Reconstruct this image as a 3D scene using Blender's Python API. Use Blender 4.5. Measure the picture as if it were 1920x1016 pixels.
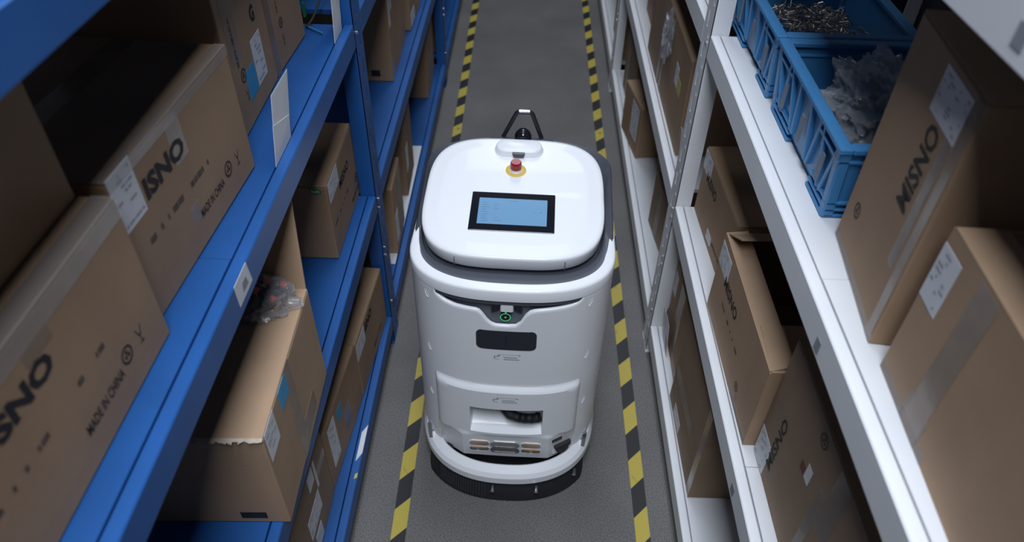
import bpy, bmesh, math, random
from mathutils import Matrix, Vector, noise

for o in list(bpy.data.objects):
    bpy.data.objects.remove(o)
SC = bpy.context.scene
COL = SC.collection
random.seed(7)

# ------------------------------------------------------------------ camera
cam_d = bpy.data.cameras.new('camera')
cam = bpy.data.objects.new('camera', cam_d)
COL.objects.link(cam)
F_PX = 1378.446
cam_d.sensor_fit = 'HORIZONTAL'
cam_d.sensor_width = 36.0
cam_d.lens = F_PX / 1920 * 36.0
cam_d.clip_start = 0.02
_Y = Vector((57.0, 1243.0, -F_PX)).normalized()      # aisle direction seen by the camera
_D = Vector((-36.0, -1527.0, -F_PX)).normalized()    # straight down seen by the camera
_Z = (-_D - _Y * (-_D).dot(_Y)).normalized()
_X = _Y.cross(_Z)
cam.matrix_world = Matrix.Translation((0, 0, 2.4)) @ Matrix((_X, _Y, _Z)).to_4x4()
cam_d.dof.use_dof = True
cam_d.dof.focus_distance = 2.05
cam_d.dof.aperture_fstop = 2.6
SC.camera = cam

# ------------------------------------------------------------------ light
world = bpy.data.worlds.new('hall'); SC.world = world
world.use_nodes = True
bg = world.node_tree.nodes['Background']
bg.inputs[0].default_value = (0.50, 0.60, 0.78, 1)
bg.inputs[1].default_value = 0.03


def strip_light(name, x, y, z, sx, sy, power, col=(0.82, 0.89, 1.0)):
    d = bpy.data.lights.new(name, 'AREA'); d.shape = 'RECTANGLE'
    d.size = sx; d.size_y = sy; d.energy = power; d.color = col
    o = bpy.data.objects.new(name, d); COL.objects.link(o); o.location = (x, y, z)
    return o


for _y, _p in ((-0.5, 212), (3.0, 58), (6.6, 92)):
    strip_light('ceiling_lamp', 0.0, _y, 4.5, 1.15, 2.4, _p)

vs = SC.view_settings
vs.view_transform = 'Standard'; vs.look = 'None'; vs.gamma = 1.0; vs.use_curve_mapping = False
vs.exposure = -0.3


# ------------------------------------------------------------------ materials
def lin(c):
    return tuple(((v / 255) / 12.92 if v / 255 <= 0.04045 else ((v / 255 + 0.055) / 1.055) ** 2.4) for v in c)


def mat(name, col, rough=0.5, metal=0.0, var=0.0, vscale=8.0, bump=0.0, bscale=60.0, spec=0.5, emit=None, estr=0.0, coat=0.0, stretch=None, speck=None):
    m = bpy.data.materials.new(name); m.use_nodes = True
    nt = m.node_tree; N = nt.nodes; b = N['Principled BSDF']
    b.inputs['Base Color'].default_value = (*col, 1); b.inputs['Roughness'].default_value = rough
    b.inputs['Metallic'].default_value = metal; b.inputs['Specular IOR Level'].default_value = spec
    b.inputs['Coat Weight'].default_value = coat
    if emit:
        b.inputs['Emission Color'].default_value = (*emit, 1); b.inputs['Emission Strength'].default_value = estr
    if var or bump or speck:
        tc = N.new('ShaderNodeTexCoord'); mp = N.new('ShaderNodeMapping')
        nt.links.new(tc.outputs['Object'], mp.inputs['Vector'])
        if stretch: mp.inputs['Scale'].default_value = stretch
    if var:
        n = N.new('ShaderNodeTexNoise'); n.inputs['Scale'].default_value = vscale; n.inputs['Detail'].default_value = 5
        nt.links.new(mp.outputs[0], n.inputs['Vector'])
        r = N.new('ShaderNodeValToRGB')
        r.color_ramp.elements[0].position = 0.3; r.color_ramp.elements[1].position = 0.7
        r.color_ramp.elements[0].color = (*[c * (1 - var) for c in col], 1)
        r.color_ramp.elements[1].color = (*[min(1, c * (1 + var)) for c in col], 1)
        nt.links.new(n.outputs['Fac'], r.inputs['Fac'])
        last = r.outputs[0]
        if speck:
            n3 = N.new('ShaderNodeTexNoise'); n3.inputs['Scale'].default_value = speck[0]; n3.inputs['Detail'].default_value = 2
            nt.links.new(mp.outputs[0], n3.inputs['Vector'])
            r3 = N.new('ShaderNodeValToRGB')
            r3.color_ramp.elements[0].position = 0.35; r3.color_ramp.elements[1].position = 0.65
            k = speck[1]
            r3.color_ramp.elements[0].color = (1 - k, 1 - k, 1 - k, 1); r3.color_ramp.elements[1].color = (1 + k, 1 + k, 1 + k, 1)
            nt.links.new(n3.outputs['Fac'], r3.inputs['Fac'])
            mx = N.new('ShaderNodeMix'); mx.data_type = 'RGBA'; mx.blend_type = 'MULTIPLY'; mx.inputs[0].default_value = 1
            nt.links.new(last, mx.inputs[6]); nt.links.new(r3.outputs[0], mx.inputs[7]); last = mx.outputs[2]
        nt.links.new(last, b.inputs['Base Color'])
    if bump:
        n2 = N.new('ShaderNodeTexNoise'); n2.inputs['Scale'].default_value = bscale; n2.inputs['Detail'].default_value = 3
        nt.links.new(mp.outputs[0], n2.inputs['Vector'])
        bp = N.new('ShaderNodeBump'); bp.inputs['Strength'].default_value = bump; bp.inputs['Distance'].default_value = 0.01
        nt.links.new(n2.outputs['Fac'], bp.inputs['Height']); nt.links.new(bp.outputs[0], b.inputs['Normal'])
    return m


def film(name, tint, clear, rough=0.12, bstr=0.35):
    m = bpy.data.materials.new(name); m.use_nodes = True
    nt = m.node_tree; N = nt.nodes; N.clear()
    out = N.new('ShaderNodeOutputMaterial'); t = N.new('ShaderNodeBsdfTransparent'); g = N.new('ShaderNodeBsdfPrincipled')
    g.inputs['Base Color'].default_value = (*tint, 1); g.inputs['Roughness'].default_value = rough
    g.inputs['Specular IOR Level'].default_value = 0.9
    tc = N.new('ShaderNodeTexCoord'); n = N.new('ShaderNodeTexNoise'); n.inputs['Scale'].default_value = 28; n.inputs['Detail'].default_value = 4
    nt.links.new(tc.outputs['Object'], n.inputs['Vector'])
    bp = N.new('ShaderNodeBump'); bp.inputs['Strength'].default_value = bstr; bp.inputs['Distance'].default_value = 0.01
    nt.links.new(n.outputs['Fac'], bp.inputs['Height']); nt.links.new(bp.outputs[0], g.inputs['Normal'])
    mx = N.new('ShaderNodeMixShader'); mx.inputs[0].default_value = 1 - clear
    nt.links.new(t.outputs[0], mx.inputs[1]); nt.links.new(g.outputs[0], mx.inputs[2]); nt.links.new(mx.outputs[0], out.inputs[0])
    return m


def hazard(name):
    m = mat(name, (0.4, 0.3, 0.05), 0.45)
    nt = m.node_tree; N = nt.nodes; b = N['Principled BSDF']
    tc = N.new('ShaderNodeTexCoord'); sp = N.new('ShaderNodeSeparateXYZ'); nt.links.new(tc.outputs['Object'], sp.inputs[0])
    s = N.new('ShaderNodeMath'); s.operation = 'SUBTRACT'; nt.links.new(sp.outputs['Y'], s.inputs[0]); nt.links.new(sp.outputs['X'], s.inputs[1])
    d = N.new('ShaderNodeMath'); d.operation = 'DIVIDE'; nt.links.new(s.outputs[0], d.inputs[0]); d.inputs[1].default_value = 0.237
    f = N.new('ShaderNodeMath'); f.operation = 'FRACT'; nt.links.new(d.outputs[0], f.inputs[0])
    g = N.new('ShaderNodeMath'); g.operation = 'GREATER_THAN'; nt.links.new(f.outputs[0], g.inputs[0]); g.inputs[1].default_value = 0.5
    no = N.new('ShaderNodeTexNoise'); no.inputs['Scale'].default_value = 22; no.inputs['Detail'].default_value = 6
    nt.links.new(tc.outputs['Object'], no.inputs['Vector'])
    ry = N.new('ShaderNodeValToRGB'); ry.color_ramp.elements[0].position = 0.27; ry.color_ramp.elements[1].position = 0.38
    ry.color_ramp.elements[0].color = (0.16, 0.13, 0.06, 1); ry.color_ramp.elements[1].color = (0.46, 0.36, 0.055, 1)
    nt.links.new(no.outputs['Fac'], ry.inputs[0])
    mx = N.new('ShaderNodeMix'); mx.data_type = 'RGBA'; nt.links.new(g.outputs[0], mx.inputs[0])
    nt.links.new(ry.outputs[0], mx.inputs[6]); mx.inputs[7].default_value = (0.012, 0.012, 0.014, 1)
    nt.links.new(mx.outputs[2], b.inputs['Base Color'])
    return m


M = dict(
    floor=mat('concrete', (0.125, 0.120, 0.116), 0.6, var=0.16, vscale=2.2, bump=0.15, bscale=240, speck=(210, 0.35)),
    wall=mat('dark_wall_and_occluder', (0.03, 0.032, 0.036), 0.8, var=0.1, vscale=3),
    hazard=hazard('hazard_tape'),
    blue=mat('blue_enamel', (0.013, 0.088, 0.30), 0.42, var=0.10, vscale=5, bump=0.02, bscale=150),
    white=mat('white_enamel', (0.72, 0.73, 0.75), 0.42, var=0.03, vscale=5),
    bolt=mat('zinc_bolt', (0.7, 0.7, 0.72), 0.25, 1.0),
    card=mat('cardboard', (0.320, 0.206, 0.124), 0.75, var=0.10, vscale=6, bump=0.05, bscale=120, stretch=(1, 1, 0.6)),
    card2=mat('cardboard_pale', (0.38, 0.250, 0.155), 0.75, var=0.09, vscale=6, bump=0.05, bscale=120),
    card3=mat('cardboard_dull', (0.265, 0.178, 0.115), 0.75, var=0.10, vscale=7, bump=0.05, bscale=120),
    cardtape=mat('brown_parcel_tape', (0.235, 0.165, 0.115), 0.22, var=0.12, vscale=14, bump=0.05, bscale=30),
    cleartape=film('clear_parcel_tape', (0.50, 0.44, 0.40), 0.68, 0.2, 0.15),
    ink=mat('black_ink', (0.012, 0.012, 0.013), 0.7, var=0.3, vscale=60),
    faint=mat('faded_ink', (0.10, 0.07, 0.055), 0.8, var=0.3, vscale=60),
    red_ink=mat('red_ink', (0.16, 0.05, 0.04), 0.8, var=0.2, vscale=40),
    paper=mat('white_paper', (0.66, 0.67, 0.70), 0.6, var=0.04, vscale=12),
    sky=mat('light_blue_paper', (0.04, 0.30, 0.55), 0.6, var=0.08, vscale=10),
    yellowp=mat('yellow_paper', (0.5, 0.45, 0.15), 0.6, var=0.08, vscale=10),
    green=mat('green_paper', (0.02, 0.22, 0.07), 0.5, var=0.1, vscale=20),
    rwhite=mat('robot_white', (0.84, 0.85, 0.87), 0.38, var=0.012, vscale=3, coat=0.15),
    rgrey=mat('robot_grey', (0.072, 0.079, 0.098), 0.45, var=0.05, vscale=20),
    rdark=mat('robot_dark', (0.115, 0.125, 0.150), 0.45, var=0.05, vscale=20),
    rblack=mat('robot_black', (0.012, 0.013, 0.018), 0.4, var=0.2, vscale=12),
    glassb=mat('black_glass', (0.010, 0.011, 0.016), 0.08, var=0.1, vscale=5),
    rubber=mat('rubber', (0.012, 0.013, 0.016), 0.65, var=0.2, vscale=20),
    red=mat('red_plastic', (0.32, 0.010, 0.012), 0.25, var=0.1, vscale=20),
    yellow=mat('yellow_ring', (0.72, 0.50, 0.09), 0.45, var=0.05, vscale=20),
    screen=mat('lit_screen', (0.05, 0.12, 0.2), 0.15, emit=(0.17, 0.36, 0.62), estr=0.72),
    screentext=mat('screen_text', (0.01, 0.02, 0.04), 0.3, emit=(0.09, 0.21, 0.40), estr=0.72),
    led=mat('green_led', (0.02, 0.2, 0.08), 0.3, emit=(0.12, 0.8, 0.35), estr=0.55),
    amber=mat('amber_strip', (0.75, 0.42, 0.20), 0.35, var=0.1, vscale=30),
    steel=mat('brushed_steel', (0.42, 0.38, 0.36), 0.35, 0.7, var=0.15, vscale=30, stretch=(1, 1, 14)),
    chrome=mat('chrome', (0.75, 0.76, 0.78), 0.12, 1.0),
    lprint=mat('label_print', (0.36, 0.37, 0.40), 0.6),
    tornp=mat('torn_cardboard', (0.46, 0.38, 0.31), 0.8, var=0.15, vscale=60),
    see_through=mat('grey_see_through', (0.17, 0.20, 0.25), 0.6, var=0.1, vscale=30),
    window=mat('smoked_window', (0.020, 0.023, 0.034), 0.28, var=0.05, vscale=5),
    brist=mat('bristle', (0.035, 0.037, 0.045), 0.6, var=0.2, vscale=40),
    rprint=mat('grey_print', (0.25, 0.26, 0.29), 0.6),
    crate=mat('blue_plastic', (0.050, 0.215, 0.46), 0.4, var=0.06, vscale=9),
    wire=mat('metal_wire', (0.45, 0.40, 0.36), 0.35, 0.9, var=0.3, vscale=40),
    bag=film('clear_bag', (0.56, 0.59, 0.64), 0.66, 0.10),
    bag2=film('clear_bag_thick', (0.42, 0.42, 0.44), 0.72, 0.12),
    orange=mat('orange_plastic', (0.85, 0.10, 0.03), 0.35, emit=None, var=0.1, vscale=40),
    fitting=mat('grey_fitting', (0.12, 0.13, 0.14), 0.4, 0.3, var=0.2, vscale=30),
    cable=mat('black_cable', (0.03, 0.03, 0.028), 0.5, var=0.1, vscale=30),
    greenp=mat('green_connector', (0.01, 0.16, 0.06), 0.4, var=0.1, vscale=30),
    foam=mat('white_sheet', (0.70, 0.71, 0.74), 0.6, var=0.03, vscale=10),
)


# ------------------------------------------------------------------ mesh helpers
def link(name, me, m, parent=None, loc=None, rot=None):
    o = bpy.data.objects.new(name, me); COL.objects.link(o)
    if m and me: me.materials.clear(); me.materials.append(m)
    if parent: o.parent = parent
    if loc: o.location = loc
    if rot: o.rotation_euler = rot
    return o


def tag(o, label=None, cat=None, group=None, kind=None):
    if label: o['label'] = label
    if cat: o['category'] = cat
    if group: o['group'] = group
    if kind: o['kind'] = kind
    return o


def empty(name, loc=(0, 0, 0), rz=0.0, label=None, cat=None, group=None):
    o = bpy.data.objects.new(name, None); COL.objects.link(o); o.empty_display_size = 0.05
    o.location = loc; o.rotation_euler = (0, 0, rz)
    return tag(o, label, cat, group)


def me_from(V, Fc, smooth=False, name='m'):
    me = bpy.data.meshes.new(name); me.from_pydata([tuple(v) for v in V], [], Fc)
    bm = bmesh.new(); bm.from_mesh(me); bmesh.ops.recalc_face_normals(bm, faces=bm.faces); bm.to_mesh(me); bm.free()
    if smooth:
        for p in me.polygons: p.use_smooth = True
    return me


def smooth_by_angle(me, deg=35):
    for p in me.polygons: p.use_smooth = True
    bm = bmesh.new(); bm.from_mesh(me)
    for e in bm.edges:
        if len(e.link_faces) == 2 and e.calc_face_angle(0) > math.radians(deg): e.smooth = False
    bm.to_mesh(me); bm.free()
    return me


class MB:
    def __init__(s): s.V = []; s.F = []

    def add(s, V, Fc):
        n = len(s.V); s.V += [tuple(v) for v in V]; s.F += [tuple(i + n for i in f) for f in Fc]; return s

    def box(s, a, b):
        x0, y0, z0 = a; x1, y1, z1 = b
        return s.add([(x0, y0, z0), (x1, y0, z0), (x1, y1, z0), (x0, y1, z0), (x0, y0, z1), (x1, y0, z1), (x1, y1, z1), (x0, y1, z1)],
                     [(0, 3, 2, 1), (4, 5, 6, 7), (0, 1, 5, 4), (1, 2, 6, 5), (2, 3, 7, 6), (3, 0, 4, 7)])

    def hexa(s, P):  # 8 points: bottom loop then top loop
        return s.add(P, [(0, 3, 2, 1), (4, 5, 6, 7), (0, 1, 5, 4), (1, 2, 6, 5), (2, 3, 7, 6), (3, 0, 4, 7)])

    def slab(s, q, th, nrm):  # quad extruded along nrm
        n = Vector(nrm).normalized() * th; q = [Vector(p) for p in q]
        return s.hexa(q + [p + n for p in q])

    def bar(s, p, q, r, n=8, r2=None):
        p = Vector(p); q = Vector(q); d = (q - p).normalized()
        u = d.orthogonal().normalized(); w = d.cross(u); r2 = r if r2 is None else r2
        V = []
        for P, R in ((p, r), (q, r2)):
            for i in range(n):
                a = 2 * math.pi * i / n; V.append(P + u * R * math.cos(a) + w * R * math.sin(a))
        Fc = [(i, (i + 1) % n, n + (i + 1) % n, n + i) for i in range(n)] + [tuple(range(n))[::-1], tuple(range(n, 2 * n))]
        return s.add(V, Fc)

    def path(s, pts, r, n=8):
        pts = [Vector(p) for p in pts]; V = []; up = None
        for i, P in enumerate(pts):
            d = (pts[min(i + 1, len(pts) - 1)] - pts[max(i - 1, 0)]).normalized()
            if up is None: up = d.orthogonal().normalized()
            u = (up - d * up.dot(d)).normalized(); up = u; w = d.cross(u)
            R = r(i / (len(pts) - 1)) if callable(r) else r
            for k in range(n):
                a = 2 * math.pi * k / n; V.append(P + u * R * math.cos(a) + w * R * math.sin(a))
        Fc = []
        for i in range(len(pts) - 1):
            for k in range(n):
                Fc.append((i * n + k, i * n + (k + 1) % n, (i + 1) * n + (k + 1) % n, (i + 1) * n + k))
        Fc += [tuple(range(n))[::-1], tuple(range((len(pts) - 1) * n, len(pts) * n))]
        return s.add(V, Fc)

    def loft(s, rings, close=True, cap0=False, cap1=False):
        n = len(rings[0]); V = [p for r in rings for p in r]; Fc = []
        for i in range(len(rings) - 1):
            for k in range(n if close else n - 1):
                Fc.append((i * n + k, i * n + (k + 1) % n, (i + 1) * n + (k + 1) % n, (i + 1) * n + k))
        if cap0: Fc.append(tuple(range(n))[::-1])
        if cap1: Fc.append(tuple(range((len(rings) - 1) * n, len(rings) * n)))
        return s.add(V, Fc)

    def build(s, name, m, parent=None, smooth=None, bevel=0.0, seg=1, loc=None, rot=None):
        me = me_from(s.V, s.F)
        if bevel:
            bm = bmesh.new(); bm.from_mesh(me)
            bmesh.ops.bevel(bm, geom=[e for e in bm.edges if len(e.link_faces) == 2 and e.calc_face_angle(0) > 0.5], offset=bevel, segments=seg, profile=0.5, affect='EDGES')
            bm.to_mesh(me); bm.free()
        if smooth: smooth_by_angle(me, smooth)
        return link(name, me, m, parent, loc, rot)


def text_mesh(txt, x0, x1, z0, z1, weight=0.0, rot=0):
    """flat lettering filling the rectangle x0..x1, z0..z1 in a local XZ plane; rot=90 reads upward"""
    cu = bpy.data.curves.new('t', 'FONT'); cu.body = txt; cu.offset = weight; cu.resolution_u = 2
    ob = bpy.data.objects.new('t', cu); COL.objects.link(ob)
    dg = bpy.context.evaluated_depsgraph_get(); me = bpy.data.meshes.new_from_object(ob.evaluated_get(dg))
    bpy.data.objects.remove(ob); bpy.data.curves.remove(cu)
    xs = [v.co.x for v in me.vertices]; ys = [v.co.y for v in me.vertices]
    ax, bx, ay, by = min(xs), max(xs), min(ys), max(ys)
    for v in me.vertices:
        u = (v.co.x - ax) / (bx - ax); w = (v.co.y - ay) / (by - ay)
        if rot == 90: u, w = 1 - w, u
        v.co = (x0 + u * (x1 - x0), 0, z0 + w * (z1 - z0))
    return me


# ------------------------------------------------------------------ setting
fl = MB().box((-1.6, -1.2, -0.1), (1.6, 11.0, 0.0)).build('floor', M['floor']); tag(fl, kind='structure')
for nm, x in (('occluder_left', -1.32), ('occluder_right', 1.30)):  # added occluders behind the racks, keep stray light out of the shelves
    w = MB().box((x - 0.04, -1.2, 0.0), (x + 0.04, 11.0, 2.5)).build(nm, M['wall']); tag(w, kind='structure')
w = MB().box((-1.6, 11.0, 0.0), (1.6, 11.1, 3.2)).build('wall_back', M['wall']); tag(w, kind='structure')

LV = (0.16, 0.79, 1.44, 2.09)
PY = (-0.13, 2.17, 4.49, 6.81)
XL, XR = -0.538, 0.558
DEPTH = 0.60


def hole_strip(width, height, th, pitch=0.05):
    """perforated flange in the local YZ plane (x = 0..th), two columns of slots"""
    ys = [0, 0.024, 0.034, 0.060, 0.073, width]
    mb = MB(); n = int(height / pitch)
    zs = []
    for i in range(n):
        zs += [i * pitch + 0.0, i * pitch + 0.018, i * pitch + 0.034, i * pitch + 0.040, i * pitch + 0.094]
    zs.append(height)
    for a in range(len(ys) - 1):
        for b in range(len(zs) - 1):
            k = b % 5
            if (a == 1 and k == 1) or (a == 3 and k == 3): continue
            y0, y1, z0, z1 = ys[a], ys[a + 1], zs[b], zs[b + 1]
            mb.box((0, y0, z0), (th, y1, z1))
    me = me_from(mb.V, mb.F)
    bm = bmesh.new(); bm.from_mesh(me); bmesh.ops.remove_doubles(bm, verts=bm.verts, dist=1e-5)
    # drop inner duplicate walls
    seen = {}
    for f in bm.faces:
        k = tuple(round(c, 5) for c in f.calc_center_median()); seen.setdefault(k, []).append(f)
    bmesh.ops.delete(bm, geom=[f for v in seen.values() if len(v) > 1 for f in v], context='FACES')
    bm.to_mesh(me); bm.free()
    return me


strip_me = hole_strip(0.105, 2.2, 0.0025, 0.10)


def rack(side, xf, pm, label):
    s = side                                  # -1 left, +1 right: x grows into the shelf
    root = empty('shelving_rack', (xf, PY[1], 0), 0, label, 'shelving')
    ox, oy = xf, PY[1]
    X = lambda d: s * d                        # depth into the shelf, local
    bolt_me = None
    for i, y in enumerate(PY):
        yl = y - oy
        post = MB().box((X(0.0), yl, 0), (X(0.056), yl + 0.0025, 2.2)).build('upright_post', pm, root)
        me = strip_me.copy()
        if s > 0:
            pass
        else:
            for v in me.vertices: v.co.x = -v.co.x
            me.flip_normals()
        fo = link('perforated_flange', me, pm, post, (0, yl, 0))
        if i in (1, 2):
            mb = MB().box((X(-0.001), yl - 0.01, 0.0), (X(0.07), yl + 0.11, 0.006)); mb.build('foot_plate', pm, post)
            for z in (1.400, 0.755, 0.715, 0.52, 0.48, 0.225):
                b = MB().bar((X(-0.004), yl + 0.028, z), (X(0.0), yl + 0.028, z), 0.0065, 8)
                b.build('bolt', M['bolt'], post)
        bp = MB().box((X(DEPTH - 0.045), yl, 0), (X(DEPTH), yl + 0.0025, 2.2)).box((X(DEPTH - 0.0025), yl, 0), (X(DEPTH), yl + 0.045, 2.2))
        bp.build('upright_post', pm, root)
    for i in range(3):
        y0, y1 = PY[i] + 0.107 - oy, PY[i + 1] - 0.002 - oy
        for z in LV:
            hb = 0.075
            mb = MB().add([(X(0), y0, z - hb), (X(0), y0, z), (X(0.028), y0, z), (X(0.028), y0, z - 0.004), (X(0.030), y0, z - 0.018), (X(0.045), y0, z - 0.018), (X(0.045), y0, z - hb),
                           (X(0), y1, z - hb), (X(0), y1, z), (X(0.028), y1, z), (X(0.028), y1, z - 0.004), (X(0.030), y1, z - 0.018), (X(0.045), y1, z - 0.018), (X(0.045), y1, z - hb)],
                          [(k, (k + 1) % 7, 7 + (k + 1) % 7, 7 + k) for k in range(7)] + [tuple(range(7)), tuple(range(7, 14))])
            mb.build('front_beam', pm, root, bevel=0.0025)
            MB().box((X(DEPTH - 0.035), y0, z - hb), (X(DEPTH), y1, z - 0.001)).build('rear_beam', pm, root)
            ym = (y0 + y1) / 2
            for a, b in ((y0, ym - 0.0012), (ym + 0.0012, y1)):
                MB().box((X(0.0315), a, z - 0.017), (X(DEPTH - 0.036), b, z - (0.0005 if a == y0 else 0.0016))).build('shelf_board', pm, root, bevel=0.001)
    return root


rackL = rack(-1, XL, M['blue'], 'blue steel shelving rack loaded with cartons left of the robot')
rackR = rack(1, XR, M['white'], 'white steel shelving rack with cartons and blue crates right of the robot')
# paper labels on the beams
q = MB().slab([(-0.0003, 0.992 - 2.17, 1.386), (-0.0003, 1.071 - 2.17, 1.386), (-0.0003, 1.063 - 2.17, 1.440), (-0.0003, 0.990 - 2.17, 1.440)], 0.0008, (1, 0, 0)).build('beam_label', M['paper'], rackL)
MB().slab([(0.0008, 1.02 - 2.17, 1.40), (0.0008, 1.05 - 2.17, 1.40), (0.0008, 1.045 - 2.17, 1.420), (0.0008, 1.025 - 2.17, 1.420)], 0.0003, (1, 0, 0)).build('print', M['rprint'], q)
MB().slab([(-0.0185, 1.455 - 2.17, 0.1602), (-0.001, 1.49 - 2.17, 0.1602), (-0.001, 1.612 - 2.17, 0.1602), (-0.0185, 1.577 - 2.17, 0.1602)], 0.0008, (0, 0, 1)).build('beam_label', M['paper'], rackL)
MB().slab([(-0.012, 1.385 - 2.17, 0.1602), (-0.001, 1.39 - 2.17, 0.1602), (-0.002, 1.41 - 2.17, 0.1602), (-0.010, 1.405 - 2.17, 0.1602)], 0.0008, (0, 0, 1)).build('beam_label', M['yellowp'], rackL)
for (yy, zz, sx, sz) in ((0.93 - 2.17, 1.39, 0.022, 0.03), (1.02 - 2.17, 0.745, 0.025, 0.03), (0.80 - 2.17, 2.05, 0.025, 0.03)):
    MB().slab([(-0.0003, yy, zz - sz / 2), (-0.0003, yy + sx, zz - sz / 2), (-0.0003, yy + sx, zz + sz / 2), (-0.0003, yy, zz + sz / 2)], 0.0006, (-1, 0, 0)).build('stencil_mark', M['rprint'], rackR)

# hazard tape on the floor
def tape(x_near, y_near, x_far, y_far, wd, label):
    L = math.hypot(x_far - x_near, y_far - y_near)
    o = MB().box((0, 0, 0.0), (wd, L, 0.0012)).build('hazard_tape', M['hazard'], None, loc=(x_near, y_near, 0.0004), rot=(0, 0, -math.atan2(x_far - x_near, y_far - y_near)))
    tag(o, label, 'floor tape', 'hazard tapes along the aisle')
tape(-0.409, 0.3, -0.489, 9.0, 0.051, 'scuffed yellow and black hazard tape on the floor beside the blue rack')
tape(0.434, 0.3, 0.434, 9.0, 0.051, 'yellow and black hazard tape on the floor beside the white rack')


# ------------------------------------------------------------------ cartons
def quad_on(parent, name, x0, x1, z0, z1, m, th=0.0007, face='f', L=0, D=0, y=0.0, skew=0.0):
    """thin sheet on the front face (local y = 0, facing -y)"""
    if face == 'f':
        q = [(x0, y, z0), (x1 + skew, y, z0 ), (x1 + skew, y, z1), (x0, y, z1)]; n = (0, -1, 0)
    return MB().slab(q, th, n).build(name, m, parent)


def lines_mesh(x0, x1, z0, z1, rows, seed, y=-0.0012, dens=0.38):
    r = random.Random(seed); mb = MB()
    for i in range(rows):
        zc = z1 - (i + 0.5) / rows * (z1 - z0); hh = (z1 - z0) / rows * 0.22
        x = x0
        while x < x1 - 0.002:
            w = min(r.uniform(0.004, 0.022), x1 - x)
            if r.random() < dens: mb.add([(x, y, zc - hh), (x + w, y, zc - hh), (x + w, y, zc + hh), (x, y, zc + hh)], [(0, 1, 2, 3)])
            x += w + 0.003
    return mb


def mark_mesh(cx, cz, r, kind, y=-0.0009):
    mb = MB(); n = 20
    if kind == 'circ':
        ring = []
        for rr in (r, r * 0.80):
            ring.append([(cx + rr * math.cos(2 * math.pi * i / n), y, cz + rr * math.sin(2 * math.pi * i / n)) for i in range(n)])
        mb.loft(ring)
        for k in range(3):
            a = math.pi / 2 + k * 2 * math.pi / 3
            p = [(cx + r * 0.55 * math.cos(a + d), y, cz + r * 0.55 * math.sin(a + d)) for d in (-0.5, 0.5)]
            mb.add([p[0], p[1], (cx, y, cz)], [(0, 1, 2)])
    else:                                        # wine-glass pictogram
        t = r * 0.12
        mb.add([(cx - r * 0.6, y, cz + r), (cx - r * 0.6 + t, y, cz + r), (cx - r * 0.25 + t, y, cz), (cx - r * 0.25, y, cz)], [(0, 1, 2, 3)])
        mb.add([(cx + r * 0.6, y, cz + r), (cx + r * 0.6 - t, y, cz + r), (cx + r * 0.25 - t, y, cz), (cx + r * 0.25, y, cz)], [(0, 1, 2, 3)])
        mb.add([(cx - r * 0.25, y, cz), (cx + r * 0.25, y, cz), (cx + r * 0.25, y, cz + t), (cx - r * 0.25, y, cz + t)], [(0, 1, 2, 3)])
        mb.add([(cx - t / 2, y, cz), (cx + t / 2, y, cz), (cx + t / 2, y, cz - r), (cx - t / 2, y, cz - r)], [(0, 1, 2, 3)])
        mb.add([(cx - r * 0.4, y, cz - r), (cx + r * 0.4, y, cz - r), (cx + r * 0.4, y, cz - r + t), (cx - r * 0.4, y, cz - r + t)], [(0, 1, 2, 3)])
    return mb


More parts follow.
